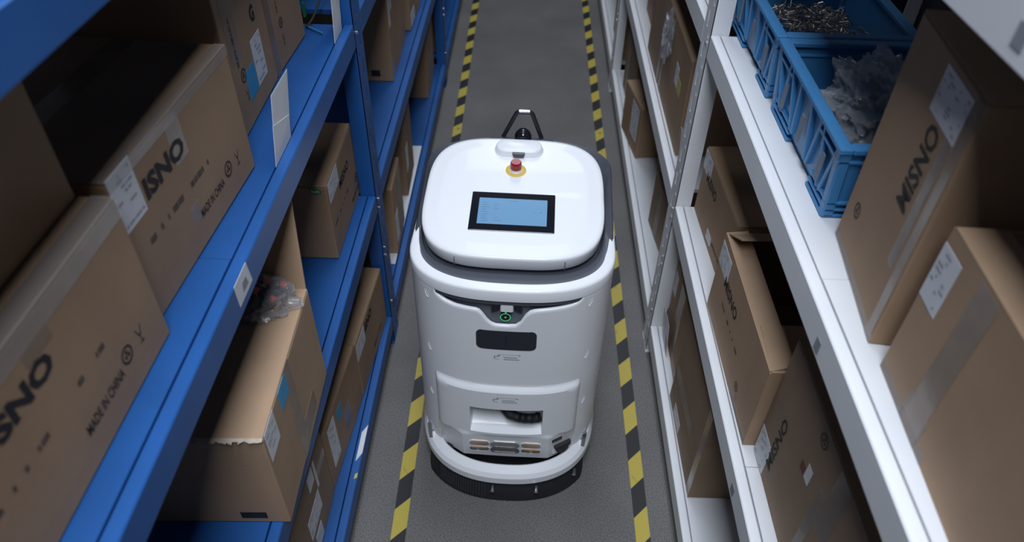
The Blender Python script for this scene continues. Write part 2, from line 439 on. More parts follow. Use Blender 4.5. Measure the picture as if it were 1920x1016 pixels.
def carton(label, side, z, near, far, h, depth, m='card', deco=(), top='closed', group=None):
    n, f = Vector(near), Vector(far)
    o, d = (n, f - n) if side == 'L' else (f, n - f)
    L = d.length; ang = math.atan2(d.y, d.x)
    root = empty('cardboard_box', (o.x, o.y, z + 0.0005), ang, label, 'box', 'cartons on the blue rack' if side == 'L' else 'cartons on the white rack')
    cm = M[m]; t = 0.0045
    if top == 'closed':
        MB().box((0, 0, 0), (L, depth, h - t)).build('body', cm, root, bevel=0.004, seg=2)
        g = 0.0015
        MB().box((0.001, 0.001, h - t), (L - 0.001, depth / 2 - g, h)).build('flap', cm, root, bevel=0.0015)
        MB().box((0.001, depth / 2 + g, h - t), (L - 0.001, depth - 0.001, h)).build('flap', cm, root, bevel=0.0015)
        MB().box((0.0, depth / 2 - 0.025, h), (L, depth / 2 + 0.025, h + 0.0006)).build('packing_tape', M['cardtape'], root)
    else:
        MB().box((0, 0, 0), (L, depth, t)).box((0, 0, t), (L, t, h)).box((0, depth - t, t), (L, depth, h)).box((0, t, t), (t, depth - t, h)).box((L - t, t, t), (L, depth - t, h)).build('body', cm, root)
        # flaps: list of (edge, angle from horizontal-inward in degrees, length)
        for (edge, a, fl) in top:
            a = math.radians(a); c, sn = math.cos(a) * fl, math.sin(a) * fl
            if edge == 'front': q = [(0.004, 0.0, h), (L - 0.004, 0.0, h), (L - 0.010, c, h + sn), (0.010, c, h + sn)]
            elif edge == 'back': q = [(0.004, depth, h), (L - 0.004, depth, h), (L - 0.010, depth - c, h + sn), (0.010, depth - c, h + sn)]
            elif edge == 'lo': q = [(0.0, 0.004, h), (0.0, depth - 0.004, h), (c, depth - 0.010, h + sn), (c, 0.010, h + sn)]
            else: q = [(L, 0.004, h), (L, depth - 0.004, h), (L - c, depth - 0.010, h + sn), (L - c, 0.010, h + sn)]
            nn = (Vector(q[1]) - Vector(q[0])).cross(Vector(q[3]) - Vector(q[0]))
            MB().slab(q, t * 0.8, nn).build('flap', cm, root)
    k = 0
    for dd in deco:
        kind = dd[0]; k += 1
        if kind in ('paper', 'blue', 'yellow', 'torn'):
            x0, x1, z0, z1 = dd[1:5]
            mm = {'paper': 'paper', 'torn': 'paper', 'blue': 'sky', 'yellow': 'yellowp'}[kind]
            lb = quad_on(root, 'sticker' if kind in ('blue', 'yellow') else 'paper_label', x0, x1, z0, z1, M[mm])
            if kind == 'blue': tag(lb, 'light blue square sticker')
            if kind in ('paper',):
                lines_mesh(x0 + 0.006, x1 - 0.006, z0 + 0.006, z1 - 0.006, 9, k).build('print', M['lprint'], lb)
        elif kind == 'word':
            x0, x1, z0, z1, txt = dd[1:6]
            me = text_mesh(txt, x0, x1, z0, z1, 0.02 if txt[0] == 'M' else 0.045, dd[6] if len(dd) > 6 else 0)
            link('printed_word', me, M['ink'], root, (0, -0.0009, 0))
        elif kind == 'text':
            x0, x1, z0, z1, txt = dd[1:6]
            me = text_mesh(txt, x0, x1, z0, z1, 0.01, dd[6] if len(dd) > 6 else 0)
            link('printed_text', me, M['ink'] if len(dd) < 8 else M[dd[7]], root, (0, -0.0009, 0))
        elif kind == 'faint':
            tag(lines_mesh(dd[1], dd[2], dd[3], dd[4], 1, k + 40, -.0009, .6).build('faded_marks', M['faint'], root), kind='stuff')
        elif kind in ('circ', 'cup'):
            mark_mesh(dd[1], dd[2], dd[3], kind).build('handling_mark', M['ink'], root)
        elif kind == 'tape':
            quad_on(root, 'packing_tape', *dd[1:5], M['cardtape'], 0.0005)
        elif kind == 'clear':
            quad_on(root, 'clear_tape', *dd[1:5], M['cleartape'], 0.0006)
        elif kind == 'wrap':                     # clear tape folded over the front top edge
            x0, x1, zz = dd[1:4]
            MB().box((x0, -0.0008, h - zz), (x1, -0.0001, h)).box((x0, -0.0008, h), (x1, zz, h + 0.0008)).build('clear_tape', M['cleartape'], root)
        elif kind == 'smear':
            quad_on(root, 'printed_patch', *dd[1:5], M[dd[5]], 0.0004)
    root['L'] = L
    return root


LZ, MZ, UZ = LV[0], LV[1], LV[2]
cA = carton('large carton with black lettering nearest the camera on the blue rack top shelf', 'L', UZ, (-.618, .30), (-.612, .873), .294, .42, 'card',
       [('word', .195, .325, .199, .236, 'SNO'), ('text', .312, .428, .056, .076, 'MADE IN CHINA'), ('circ', .451, .078, .016), ('cup', .497, .076, .016),
        ('faint', .06, .42, .130, .150), ('wrap', 0, .573, .035), ('paper', .05, .125, .17, .28), ('smear', .285, .345, .236, .262, 'cardtape')])
carton('dark carton standing on top of the nearest lettered carton, blue rack', 'L', UZ + .2955, (-.672, .36), (-.665, .868), .21, .36, 'card')
carton('carton with white label and black lettering second from camera, blue rack upper shelf', 'L', UZ, (-.640, .905), (-.613, 1.393), .293, .42, 'card',
       [('word', .083, .236, .200, .241, 'ISNO'), ('paper', .0, .074, .19, .297), ('text', .221, .336, .056, .075, 'MADE IN CHINA'), ('circ', .366, .075, .017), ('cup', .416, .071, .016),
        ('faint', .05, .30, .125, .150), ('wrap', .0, .489, .022), ('clear', .19, .225, .06, .10), ('clear', .195, .245, .195, .285)])
carton('tall carton with blue square sticker beside white label, blue rack upper shelf', 'L', UZ, (-.667, 1.50), (-.672, 1.805), .48, .40, 'card',
       [('blue', .09, .158, .054, .127), ('paper', .164, .240, .056, .172), ('text', .055, .067, .155, .275, 'SNO-2810-A', 90), ('circ', .078, .128, .017), ('cup', .078, .081, .014),
        ('word', .20, .232, .20, .24, 'G'), ('tape', .03, .10, .17, .46)])
carton('plain tall carton with round handling mark beside the loose cable, upper blue shelf', 'L', UZ, (-.674, 1.812), (-.664, 2.084), .42, .38, 'card',
       [('circ', .096, .115, .014), ('cup', .095, .069, .015), ('text', .080, .088, .145, .19, '2810', 90), ('tape', .002, .035, .0, .41)])
carton('carton at the far end of the upper blue shelf behind the post', 'L', UZ, (-.70, 2.42), (-.70, 2.85), .40, .38, 'card')
cE = carton('wide carton carrying a bag of orange-capped fittings, middle blue shelf', 'L', MZ, (-.519, .874), (-.534, 1.33), .328, .44, 'card2',
       [('blue', .126, .188, .258, .320), ('paper', .012, .080, .231, .326), ('tape', .175, .225, .0, .326), ('tape', .225, .33, .03, .09)])
carton('carton with green oval sticker on its end, middle blue shelf', 'L', MZ, (-.600, 1.814), (-.600, 2.19), .290, .42, 'card',
       [('paper', .018, .142, .212, .283), ('word', .14, .275, .180, .214, 'MISNO'), ('text', .262, .365, .035, .05, 'MADE IN CHINA'), ('circ', .35, .085, .018), ('faint', .03, .3, .11, .13)])
cG = carton('open-topped carton farthest along the near bay of the bottom blue shelf', 'L', LZ, (-.578, 1.745), (-.556, 2.160), .282, .42, 'card',
       [('paper', .004, .118, .188, .264), ('word', .120, .228, .217, .257, 'ISNO'), ('text', .2, .33, .05, .066, 'MADE IN CHINA')])
carton('carton with blue square sticker above long label, bottom blue shelf', 'L', LZ, (-.606, 1.345), (-.580, 1.738), .292, .42, 'card',
       [('paper', .042, .112, .062, .26), ('blue', .138, .186, .182, .237), ('tape', .19, .26, .06, .16)])
carton('nearest bottom blue shelf carton plastered with several paper labels', 'L', LZ, (-.606, .88), (-.603, 1.335), .344, .42, 'card3',
       [('paper', .215, .340, .113, .205), ('paper', .24, .302, .014, .085), ('torn', .285, .335, .265, .335), ('smear', .345, .36, .2, .33, 'paper'), ('tape', .36, .45, .23, .27)])
carton('carton with two hanging paper slips, middle blue shelf beyond the post', 'L', MZ, (-.602, 3.04), (-.612, 3.50), .44, .42, 'card',
       [('paper', .015, .060, .245, .43), ('paper', .075, .115, .30, .44), ('tape', .0, .06, .0, .09)])
carton('small-labelled carton farther along the middle blue shelf', 'L', MZ, (-.596, 3.582), (-.590, 3.92), .40, .40, 'card', [('paper', .02, .14, .012, .08)])
carton('farthest carton seen on the bottom blue shelf', 'L', LZ + .0, (-.594, 4.03), (-.600, 4.40), .36, .40, 'card', [('tape', .15, .2, 0, .35)])
carton('carton standing on the white sheet, farther of the two', 'L', LZ + .005, (-.580, 3.02), (-.588, 3.30), .40, .40, 'card3', [('paper', .03, .10, .12, .26)])
carton('carton standing on the white sheet, nearer of the two', 'L', LZ + .005, (-.566, 2.57), (-.573, 2.83), .36, .40, 'card2', [('paper', .02, .09, .05, .20), ('clear', .12, .2, .0, .35)])
carton('carton just behind the blue post on the bottom shelf', 'L', LZ + .0, (-.60, 2.30), (-.60, 2.53), .30, .40, 'card3', [('clear', .05, .12, .0, .29)])

carton('carton with white label at its far edge, middle white shelf by the post', 'R', MZ, (.642, 1.72), (.624, 2.16), .262, .40, 'card',
       [('paper', .0, .100, .184, .256), ('word', .066, .200, .166, .204, 'MISNO'), ('paper', .187, .245, .02, .055), ('text', .26, .38, .04, .055, 'MADE IN CHINA')])
carton('open carton with bent-up flaps in the middle of the white rack', 'R', MZ, (.594, 1.138), (.589, 1.663), .285, .42, 'card2',
       [('paper', .002, .110, .183, .261), ('word', .095, .246, .168, .205, 'MISNO'), ('circ', .381, .06, .014), ('cup', .40, .035, .010), ('faint', .12, .34, .11, .13), ('clear', .35, .525, .0, .02)],
       top=[('lo', 30, .12), ('hi', 2, .15), ('front', 12, .06), ('back', 60, .12)])
carton('carton with lettering reading upward, middle white shelf nearest camera', 'R', MZ, (.623, .55), (.621, 1.128), .42, .40, 'card3',
       [('paper', .002, .080, .004, .110), ('word', .076, .108, .06, .24, 'MISNO', 90), ('circ', .243, .379, .018), ('clear', .30, .33, .02, .30), ('clear', .33, .39, .22, .41), ('smear', .205, .235, .235, .262, 'red_ink'), ('smear', .232, .258, .238, .285, 'paper')])
carton('brown carton on the bottom white shelf next to the post', 'R', LZ, (.614, 1.83), (.616, 2.165), .37, .40, 'card', [('paper', .0, .056, .222, .322), ('tape', .12, .2, .05, .36), ('clear', .2, .3, .0, .05)])
carton('carton with peeling tape on its end, bottom white shelf nearest camera', 'R', LZ, (.595, 1.36), (.590, 1.80), .442, .42, 'card3',
       [('paper', .09, .192, .018, .068), ('clear', .02, .30, .16, .20), ('tape', .40, .44, .0, .44)])
carton('carton skewed on the bottom white shelf with large label', 'R', LZ, (.610, 3.44), (.560, 3.775), .297, .36, 'card', [('paper', .168, .304, .076, .272)])
carton('small dull carton set back on the bottom white shelf', 'R', LZ, (.650, 2.62), (.623, 2.889), .29, .34, 'card3', [('clear', .1, .16, .0, .28)])
carton('carton behind the skewed labelled carton, bottom white shelf', 'R', LZ, (.622, 3.86), (.610, 4.28), .37, .40, 'card3', [('clear', .1, .14, .0, .3)])
carton('carton with white and yellow labels, middle white shelf beyond the post', 'R', MZ, (.599, 2.50), (.596, 3.085), .40, .42, 'card',
       [('paper', .335, .40, .195, .279), ('yellow', .40, .47, .19, .25), ('clear', .02, .06, .0, .38)])
carton('tall narrow carton, second on the middle white shelf beyond the post', 'R', MZ, (.596, 3.10), (.594, 3.47), .46, .42, 'card3', [('clear', .33, .37, .0, .45)])
carton('open carton with drooping flap far along the middle white shelf', 'R', MZ, (.640, 3.56), (.640, 3.95), .34, .38, 'card', [], top=[('front', 150, .10), ('back', 70, .1)])
carton('tall leaning carton between crate and open carton, upper white shelf', 'R', UZ, (.622, .902), (.656, 1.217), .478, .30, 'card',
       [('paper', .162, .280, .384, .460), ('word', .185, .235, .225, .377, 'MISNO', 90), ('circ', .061, .104, .016), ('clear', .25, .275, .14, .38), ('clear', .0, .317, .0, .02), ('tape', .285, .31, .0, .47)])
carton('open carton nearest the camera on the upper white shelf', 'R', UZ, (.606, .40), (.626, .852), .305, .42, 'card2',
       [('paper', .0, .060, .175, .278), ('tape', .11, .165, .0, .30), ('clear', .10, .17, .0, .06), ('clear', .0, .2, .0, .02)], top=[('front', 4, .07), ('back', 100, .15)])
carton('carton in the farthest white bay, bottom shelf', 'R', LZ, (.61, 4.62), (.61, 5.1), .36, .40, 'card')
carton('carton in the farthest blue bay, bottom shelf', 'L', LZ, (-.60, 4.66), (-.60, 5.1), .36, .40, 'card', [('yellow', .05, .12, .1, .2)])
carton('carton in the farthest blue bay, middle shelf', 'L', MZ, (-.60, 4.62), (-.60, 5.1), .36, .40, 'card')
carton('carton in the farthest white bay, middle shelf', 'R', MZ, (.61, 4.60), (.61, 5.1), .36, .40, 'card3')

# extra pieces on some cartons ------------------------------------------------
def child_of(prefix):
    return [o for o in COL.objects if o.get('label', '').startswith(prefix)][0]
cF = child_of('carton with green oval')
n = 20; mb = MB(); w_, h_ = 0.018, 0.0115
for yy in (0.0, -0.0006):
    pass
ring = lambda x: [(x, 0.034 + w_ * math.cos(2 * math.pi * i / n), 0.272 + h_ * math.sin(2 * math.pi * i / n)) for i in range(n)]
gs = mb.loft([ring(-0.0002), ring(-0.001)], True, True, True).build('sticker', M['green'], cF); tag(gs, 'green oval sticker')
me = text_mesh('RoHS', -0.012, 0.012, -0.005, 0.005, 0.01)
link('print', me, M['paper'], gs, (-0.0013, 0.034, 0.272), (0, 0, -math.pi / 2))
# raised end flap and torn edge on the wide carton, dark square print on its end
E0 = cE
Ld = cE['L']
MB().slab([(Ld - 0.002, 0.004, 0.328), (Ld - 0.002, 0.40, 0.328), (Ld + 0.060, 0.39, 0.565), (Ld + 0.060, 0.012, 0.565)], 0.004, (1, 0, -0.25)).build('flap', M['card2'], cE)
MB().slab([(-0.0005, 0.05, 0.02), (-0.0005, 0.11, 0.02), (-0.0005, 0.11, 0.045), (-0.0005, 0.05, 0.045)], 0.0005, (-1, 0, 0)).build('printed_patch', M['ink'], cE)
rr = random.Random(3); mb = MB(); P = []
ys_ = [0.0 + i * 0.012 for i in range(30)]
for i in range(len(ys_) - 1):
    a, b = rr.uniform(0.002, 0.012), rr.uniform(0.002, 0.012)
    mb.hexa([(-0.002, ys_[i], 0.326), (0.004, ys_[i], 0.326), (0.004, ys_[i + 1], 0.326), (-0.002, ys_[i + 1], 0.326),
             (-a, ys_[i], 0.3280), (0.004, ys_[i], 0.3290), (0.004, ys_[i + 1], 0.3290), (-b, ys_[i + 1], 0.3280)])
mb.build('torn_edge', M['tornp'], cE)
# dark print square on far blue carton end
cJ = child_of('carton with two hanging')
MB().slab([(-0.0005, 0.058, 0.025), (-0.0005, 0.098, 0.025), (-0.0005, 0.098, 0.055), (-0.0005, 0.058, 0.055)], 0.0005, (-1, 0, 0)).build('printed_patch', M['ink'], cJ)

# upright paper cards in the shelf groove
def card(y0, y1, h, lean, label):
    o = MB().slab([(0, y0, 0), (0, y1, 0), (0.004, y1 + lean, h), (0.002, y0 + lean, h)], 0.001, (1, 0, 0)).build('shelf_card', M['paper'], None, loc=(-.5672, 0, 1.4405))
    o2 = MB().slab([(0.0012, y0 - 0.004, 0), (0.0012, y1, 0), (0.003, y1 + lean * .2, h * .36), (0.003, y0 + lean * .45, h * .60)], 0.001, (1, 0, 0)).build('overlaid_slip', M['paper'], o)
    tag(o, label, 'card', 'paper cards standing on the shelves')
card(1.394, 1.522, .147, .058, 'white paper card standing in the groove before the stickered carton')
card(2.035, 2.13, .16, .03, 'white paper card standing in the groove beside the blue post')

def card_r(y0, y1, z, h, lean, label):
    o = MB().slab([(0, y0, 0), (0, y1, 0), (-0.004, y1 + lean, h), (-0.002, y0 + lean, h)], 0.001, (1, 0, 0)).build('shelf_card', M['paper'], None, loc=(.6005, 0, z + .0005))
    MB().slab([(-0.0012, y0 + .01, .01), (-0.0012, y0 + .05, .01), (-0.0022, y0 + .05 + lean * .4, h * .5), (-0.0022, y0 + .01 + lean * .4, h * .5)], 0.0004, (-1, 0, 0)).build('print', M['lprint'], o)
    tag(o, label, 'card', 'paper cards standing on the shelves')
card_r(2.30, 2.42, MZ, .15, .05, 'white paper card standing just past the white post, middle shelf')
card_r(1.99, 2.11, LZ, .13, .05, 'white paper card standing before the white post, bottom shelf')

# white sheet under two cartons
o = MB().box((-1.02, 2.50, LZ), (-.5715, 3.49, LZ + .0048)).build('white_sheet', M['foam'], None, bevel=.001); tag(o, 'thin white sheet lying under two cartons, bottom blue shelf', 'sheet')


# bag with orange capped fittings
def blob(cx, cy, cz, rx, ry, rz, amp, seed, flat=0.0, nu=40, nv=20):
    V = []; Fc = []
    for j in range(nv + 1):
        ph = -math.pi / 2 + math.pi * j / nv
        for i in range(nu):
            th = 2 * math.pi * i / nu
            d = Vector((math.cos(ph) * math.cos(th), math.cos(ph) * math.sin(th), math.sin(ph)))
            k = 1 + amp * noise.noise(d * 2.3 + Vector((seed, 0, 0))) + amp * .34 * (1 - 3 * abs(noise.noise(d * 5 + Vector((0, seed, 0))))) + amp * .17 * (1 - 3 * abs(noise.noise(d * 12 + Vector((0, 0, seed)))))
            z = d.z * k
            if z < 0: z *= flat
            V.append((cx + rx * d.x * k, cy + ry * d.y * k, cz + rz * z))
    for j in range(nv):
        for i in range(nu):
            Fc.append((j * nu + i, j * nu + (i + 1) % nu, (j + 1) * nu + (i + 1) % nu, (j + 1) * nu + i))
    me = me_from(V, Fc)
    bm = bmesh.new(); bm.from_mesh(me); bmesh.ops.remove_doubles(bm, verts=bm.verts, dist=1e-5); bm.to_mesh(me); bm.free()
    return smooth_by_angle(me, 50)


bagE = empty('parts_bag', (-.645, 1.275, MZ + .3295), 0.1, 'clear plastic bag of fittings with orange caps on the wide carton', 'plastic bag')
link('bag_film', blob(.0, -.004, .004, .092, .066, .062, .30, 1.3, 0.05, 80, 40), M['bag2'], bagE)
rr = random.Random(11)
for i, (x, y, z) in enumerate([(.050, .024, .022), (.033, -.026, .022), (-.012, .000, .030), (.010, .032, .028)]):
    f = MB().bar((x, y, z - .012), (x + .012, y + .004, z + .003), .011, 10).bar((x - .03, y - .01, z - .016), (x, y, z - .006), .013, 10).build('fitting', M['fitting'], bagE, smooth=40)
    MB().bar((x + .011, y + .003, z + .002), (x + .016, y + .005, z + .010), .0085, 10).build('orange_cap', M['orange'], f, smooth=40)

# loose cable at the end of the top blue shelf
cb = empty('loose_cable', (-.672, 2.12, UZ), 0, 'loose black cable with red and green connectors at the blue shelf end', 'cable')
pts = []
for i in range(25):
    t = i / 24; pts.append((.0 + .012 * math.sin(t * 3) + .05 * t * t, .01 + .16 * t, .006 + .16 * t * t))
MB().path(pts, .0035, 8).build('wire', M['cable'], cb, smooth=50)
MB().path([(-.004, .02, .004), (.02, .0, .005), (.058, -.03, .005)], .0032, 8).build('blue_lead', M['crate'], cb, smooth=50)
MB().bar((-.002, .022, .006), (.010, .010, .006), .0045, 8).build('metal_tip', M['bolt'], cb, smooth=50)
MB().box((-.008, .018, .03), (.0, .034, .075)).build('green_connector', M['greenp'], cb, bevel=.002)
MB().box((-.006, .03, .105), (.006, .046, .125)).build('red_connector', M['red'], cb, bevel=.002)

# ------------------------------------------------------------------ blue crates
def crate_proto():
    r = empty('plastic_crate')
    Lc, Wc, H = .500, .360, .182
    # local: x along aisle (0..Lc), y depth (0..Wc), front at y=0
    def tp(x, y, z):                              # taper toward the base
        k = (1 - z / H) * .016
        return (x + (k if x < Lc / 2 else -k), y + (k if y < Wc / 2 else -k), z)
    def tbox(mb, a, b):
        x0, y0, z0 = a; x1, y1, z1 = b
        mb.hexa([tp(x0, y0, z0), tp(x1, y0, z0), tp(x1, y1, z0), tp(x0, y1, z0), tp(x0, y0, z1), tp(x1, y0, z1), tp(x1, y1, z1), tp(x0, y1, z1)])
    t = .004
    # wall panels set behind the ribs
    mb = MB()
    for (a, b) in (((.008, .010, .012), (Lc - .008, .010 + t, H - .01)), ((.008, Wc - .010 - t, .012), (Lc - .008, Wc - .010, H - .01)),
                   ((.008, .014, .012), (.008 + t, Wc - .014, H - .01)), ((Lc - .008 - t, .014, .012), (Lc - .008, Wc - .014, H - .01))):
        tbox(mb, a, b)
    mb.build('wall_panel', M['crate'], r)
    mb = MB(); tbox(mb, (.01, .01, .012), (Lc - .01, Wc - .01, .018)); mb.build('base', M['crate'], r)
    # rim frame
    mb = MB(); z0, z1 = H - .014, H
    for (a, b) in (((-.004, -.004, z0), (Lc + .004, .024, z1)), ((-.004, Wc - .024, z0), (Lc + .004, Wc + .004, z1)), ((-.004, .024, z0), (.024, Wc - .024, z1)), ((Lc - .024, .024, z0), (Lc + .004, Wc - .024, z1))):
        mb.box(a, b)
    mb.build('rim', M['crate'], r, bevel=.003)
    # second rib ring under the rim, at the ends only
    for x0, x1 in ((0, .13), (Lc - .13, Lc)):
        mb = MB(); tbox(mb, (x0, -.001, H - .040), (x1, .012, H - .032)); mb.build('band', M['crate'], r, bevel=.002)
        for z in (.0, .016, .034):
            mb = MB(); tbox(mb, (x0 + .004, -.002 + z * .1, z), (x1 + (.04 if x0 == 0 else 0) - .004, .014, z + .008)); mb.build('band', M['crate'], r, bevel=.002)
    for x0 in (0, Lc - .016):
        for z in (.0, .016, .034, H - .040):
            mb = MB(); tbox(mb, (x0, .0, z), (x0 + .016, Wc, z + .008)); mb.build('band', M['crate'], r, bevel=.002)
    # slanted ribs on the long sides
    for (xa, xb) in ((.02, .06), (.11, .075), (.13, .165), (.205, .18), (.295, .32), (.37, .335), (.39, .425), (.48, .44)):
        for y in (.0, Wc - .012):
            w = .012
            P = [(xb - w / 2, y, .03), (xb + w / 2, y, .03), (xb + w / 2, y + .012, .03), (xb - w / 2, y + .012, .03), (xa - w / 2, y, H - .012), (xa + w / 2, y, H - .012), (xa + w / 2, y + .012, H - .012), (xa - w / 2, y + .012, H - .012)]
            MB().hexa([tp(*p) for p in P]).build('rib', M['crate'], r, bevel=.002)
    # corner posts
    for x0 in (0, Lc - .026):
        for y0 in (0, Wc - .026):
            mb = MB(); tbox(mb, (x0, y0, 0), (x0 + .026, y0 + .026, H - .012)); mb.build('corner_post', M['crate'], r, bevel=.004)
    # added grey patches standing in for see-through windows between the ribs
    for x in (.092, .245, .40):
        MB().box((x, .0068, .05), (x + .022, .0098, .115)).build('window_patch', M['see_through'], r)
    return r


def copy_tree(o, parent=None):
    c = o.copy(); COL.objects.link(c); c.parent = parent
    for ch in list(o.children): copy_tree(ch, c)
    return c


cr1 = crate_proto(); cr1.location = (.625, 1.752, UZ + .0005); cr1.rotation_euler = (0, 0, -math.pi / 2)
tag(cr1, 'blue plastic crate holding a crumpled clear bag, upper white shelf', 'crate', 'blue crates on the white rack')
cr2 = copy_tree(cr1); cr2.location = (.623, 2.268, UZ + .0005)
tag(cr2, 'blue plastic crate full of loose metal clips, upper white shelf by the post', 'crate', 'blue crates on the white rack')

bg1 = empty('crumpled_bag', (.80, 1.50, UZ + .03), 0, 'crumpled clear plastic bag with grey parts lying in the nearer blue crate', 'plastic bag')
link('bag_film', blob(.012, -.01, .085, .112, .172, .105, .42, 4.7, 0.6, 130, 66), M['bag'], bg1)
rr = random.Random(5)
for i in range(9):
    x, y, z = rr.uniform(-.07, .07), rr.uniform(-.11, .11), rr.uniform(.03, .09)
    MB().bar((x, y, z), (x + rr.uniform(-.03, .03), y + rr.uniform(-.04, .04), z + rr.uniform(-.01, .02)), rr.uniform(.012, .022), 10).build('grey_part', M['fitting'], bg1, smooth=40)
# wire clips: a heap nobody could count
rr = random.Random(9); mb = MB()
for i in range(900):
    x, y = rr.uniform(-.135, .135), rr.uniform(-.20, .20)
    z = rr.uniform(.01, .075) + .05 * max(0, 1 - (x * x / .02 + y * y / .04))
    a = rr.uniform(0, 6.28); l = rr.uniform(.012, .028); b = rr.uniform(-.6, .6)
    d = Vector((math.cos(a) * math.cos(b), math.sin(a) * math.cos(b), math.sin(b))) * l; s_ = Vector((-math.sin(a), math.cos(a), 0)) * l * .5
    p = Vector((x, y, z))
    mb.path([p, p + d, p + d + s_, p + s_ * 1.3 + d * .2], .0016, 4)
hp = mb.build('metal_clip_heap', M['wire'], None, loc=(.808, 2.018, UZ + .012)); tag(hp, 'heap of small bent metal clips in the blue crate by the post', 'metal clips', kind='stuff')

# clear bag tucked in front of the cartons beyond the white post
b3 = empty('clear_bag', (.580, 2.93, MZ + .30), 0, 'limp clear plastic bag stuck on cartons beyond the white post', 'plastic bag')
link('bag_film', blob(0, 0, 0, .016, .055, .085, .6, 8.1, 1.0, 60, 30), M['bag'], b3)
# acrylic slip holder at the foot of the white post
hold = MB().box((.553, 2.178, .02), (.5555, 2.215, .14)).build('label_sleeve', M['bag'], None); tag(hold, 'small clear plastic sleeve at the foot of the white post', 'sleeve')

# ------------------------------------------------------------------ robot
RB = empty('cleaning_robot', (-.02, 1.90, 0), math.radians(-1.5), 'white floor cleaning robot with touchscreen standing in the aisle', 'robot')
A_, DF, YF, DR, YR, NE = .312, .22, -.17, .195, .14, 2.6
NA = 96


def outl(off=0.0, a=A_, df=DF, yf=YF, dr=DR, yr=YR, n=NE):
    pts = []
    for i in range(NA + 1):
        th = math.pi + math.pi * i / NA; c, s = math.cos(th), math.sin(th)
        pts.append((math.copysign(abs(c) ** (2 / n), c) * (a + off), yf - abs(s) ** (2 / n) * (df + off)))
    for i in range(NA + 1):
        th = math.pi * i / NA; c, s = math.cos(th), math.sin(th)
        pts.append((math.copysign(abs(c) ** (2 / n), c) * (a + off), yr + abs(s) ** (2 / n) * (dr + off)))
    return pts


def yfront(x, off=0.0):
    u = min(1, abs(x) / (A_ + off)); return YF - (max(0, 1 - u ** NE)) ** (1 / NE) * (DF + off)


def interp(tab, x):
    if x <= tab[0][0]: return tab[0][1]
    for (a, b), (c, d) in zip(tab, tab[1:]):
        if x <= c: return b + (d - b) * (x - a) / (c - a)
    return tab[-1][1]


LIP = [(-.226, .925), (-.222, .903), (-.195, .885), (-.163, .877), (-.115, .875), (-.095, .875), (-.084, .868), (-.071, .845), (-.058, .825), (-.040, .816), (-.004, .815), (.022, .817), (.036, .828), (.046, .850), (.056, .870), (.068, .879), (.085, .883),
       (.118, .886), (.164, .890), (.195, .895), (.212, .905), (.220, .925)]


def ztop(p):
    x, y = p
    return interp(LIP, x) if (y < YF - .02 and abs(x) < .226) else .925


# body shell
O = outl(); rings = []
zb = [(.165 + .05 * min(1, max(0, (p[1] + .33) / .12))) if (abs(p[0]) > .232 or p[1] > 0) else .518 for p in O]
Oi = lambda off: outl(off)
for f in [0, .02, .1, .2, .3, .4, .5, .6, .7, .8, .9, .95, .98, 1.0]:
    rings.append([(p[0], p[1], zb[i] + (ztop(p) - .006 - zb[i]) * f) for i, p in enumerate(O)])
for off, dz in ((-.0015, -.002), (-.005, 0.0), (-.010, 0.0), (-.0125, -.004), (-.013, -.015)):
    rings.append([(q[0], q[1], ztop(O[i]) + dz) for i, q in enumerate(Oi(off))])
MB().loft(rings).build('body_shell', M['rwhite'], RB, smooth=40)
# dark grip recess behind the lip
rings = [[(q[0], q[1], z) for q in outl(off)] for z, off in ((.74, -.0135), (.80, -.014), (.86, -.016), (.90, -.022), (.935, -.026))]
MB().loft(rings).build('grip_recess', M['rdark'], RB, smooth=40)
# latch tongue and its two cheek brackets under the rim
yl = yfront(-.005) + .004
MB().box((-.024, yl, .868), (.014, yl + .03, .912)).build('latch_tongue', M['rwhite'], RB, bevel=.003)
for sx in (-1, 1):
    cx = -.005 + sx * .034
    MB().hexa([(cx - .012, yl + .004, .872 if sx > 0 else .862), (cx + .012, yl + .004, .862 if sx > 0 else .872), (cx + .012, yl + .03, .862), (cx - .012, yl + .03, .862),
               (cx - .014, yl + .002, .905), (cx + .014, yl + .002, .905), (cx + .014, yl + .03, .905), (cx - .014, yl + .03, .905)]).build('latch_bracket', M['rblack'], RB, bevel=.002)

# white rim hoop around the front
idx = [i for i, p in enumerate(O[:NA + 1])]
side_pts = 14
def hoop_line(off):
    pts = outl(off)[:NA + 1]
    a = A_ + off
    L_ = [(-a, YF + .17 * (1 - k / side_pts)) for k in range(side_pts)]
    R_ = [(a, YF + .17 * (k + 1) / side_pts) for k in range(side_pts)]
    return L_ + pts + R_
h0 = hoop_line(0.0)
def hs(i):                                       # 1 on the front, fading along the sides
    y = h0[i][1]; return max(0.02, min(1, 1 - (y - (YF - .05)) / .20))
secs = []
for off_f, z_f in ((.001, lambda k: .945 - .028 * k), (.0015, lambda k: .945 + .006 * k), (-.001, lambda k: .950 + .007 * k), (-.006, lambda k: .952 + .008 * k), (-.029, lambda k: .950 + .011 * k), (-.031, lambda k: .948 + .007 * k), (-.031, lambda k: .925)):
    ln = hoop_line(off_f if off_f > -.01 else 0)
    row = []
    base = hoop_line(0)
    inn = hoop_line(off_f)
    for i in range(len(base)):
        k = hs(i)
        x, y = (inn[i] if off_f > -.01 else (base[i][0] + (inn[i][0] - base[i][0]) * max(.25, k), base[i][1] + (inn[i][1] - base[i][1]) * max(.25, k)))
        bulge = .0
        row.append((x, y, z_f(k)))
    secs.append(row)
MB().loft(secs, close=False).build('rim_hoop', M['rwhite'], RB, smooth=40)

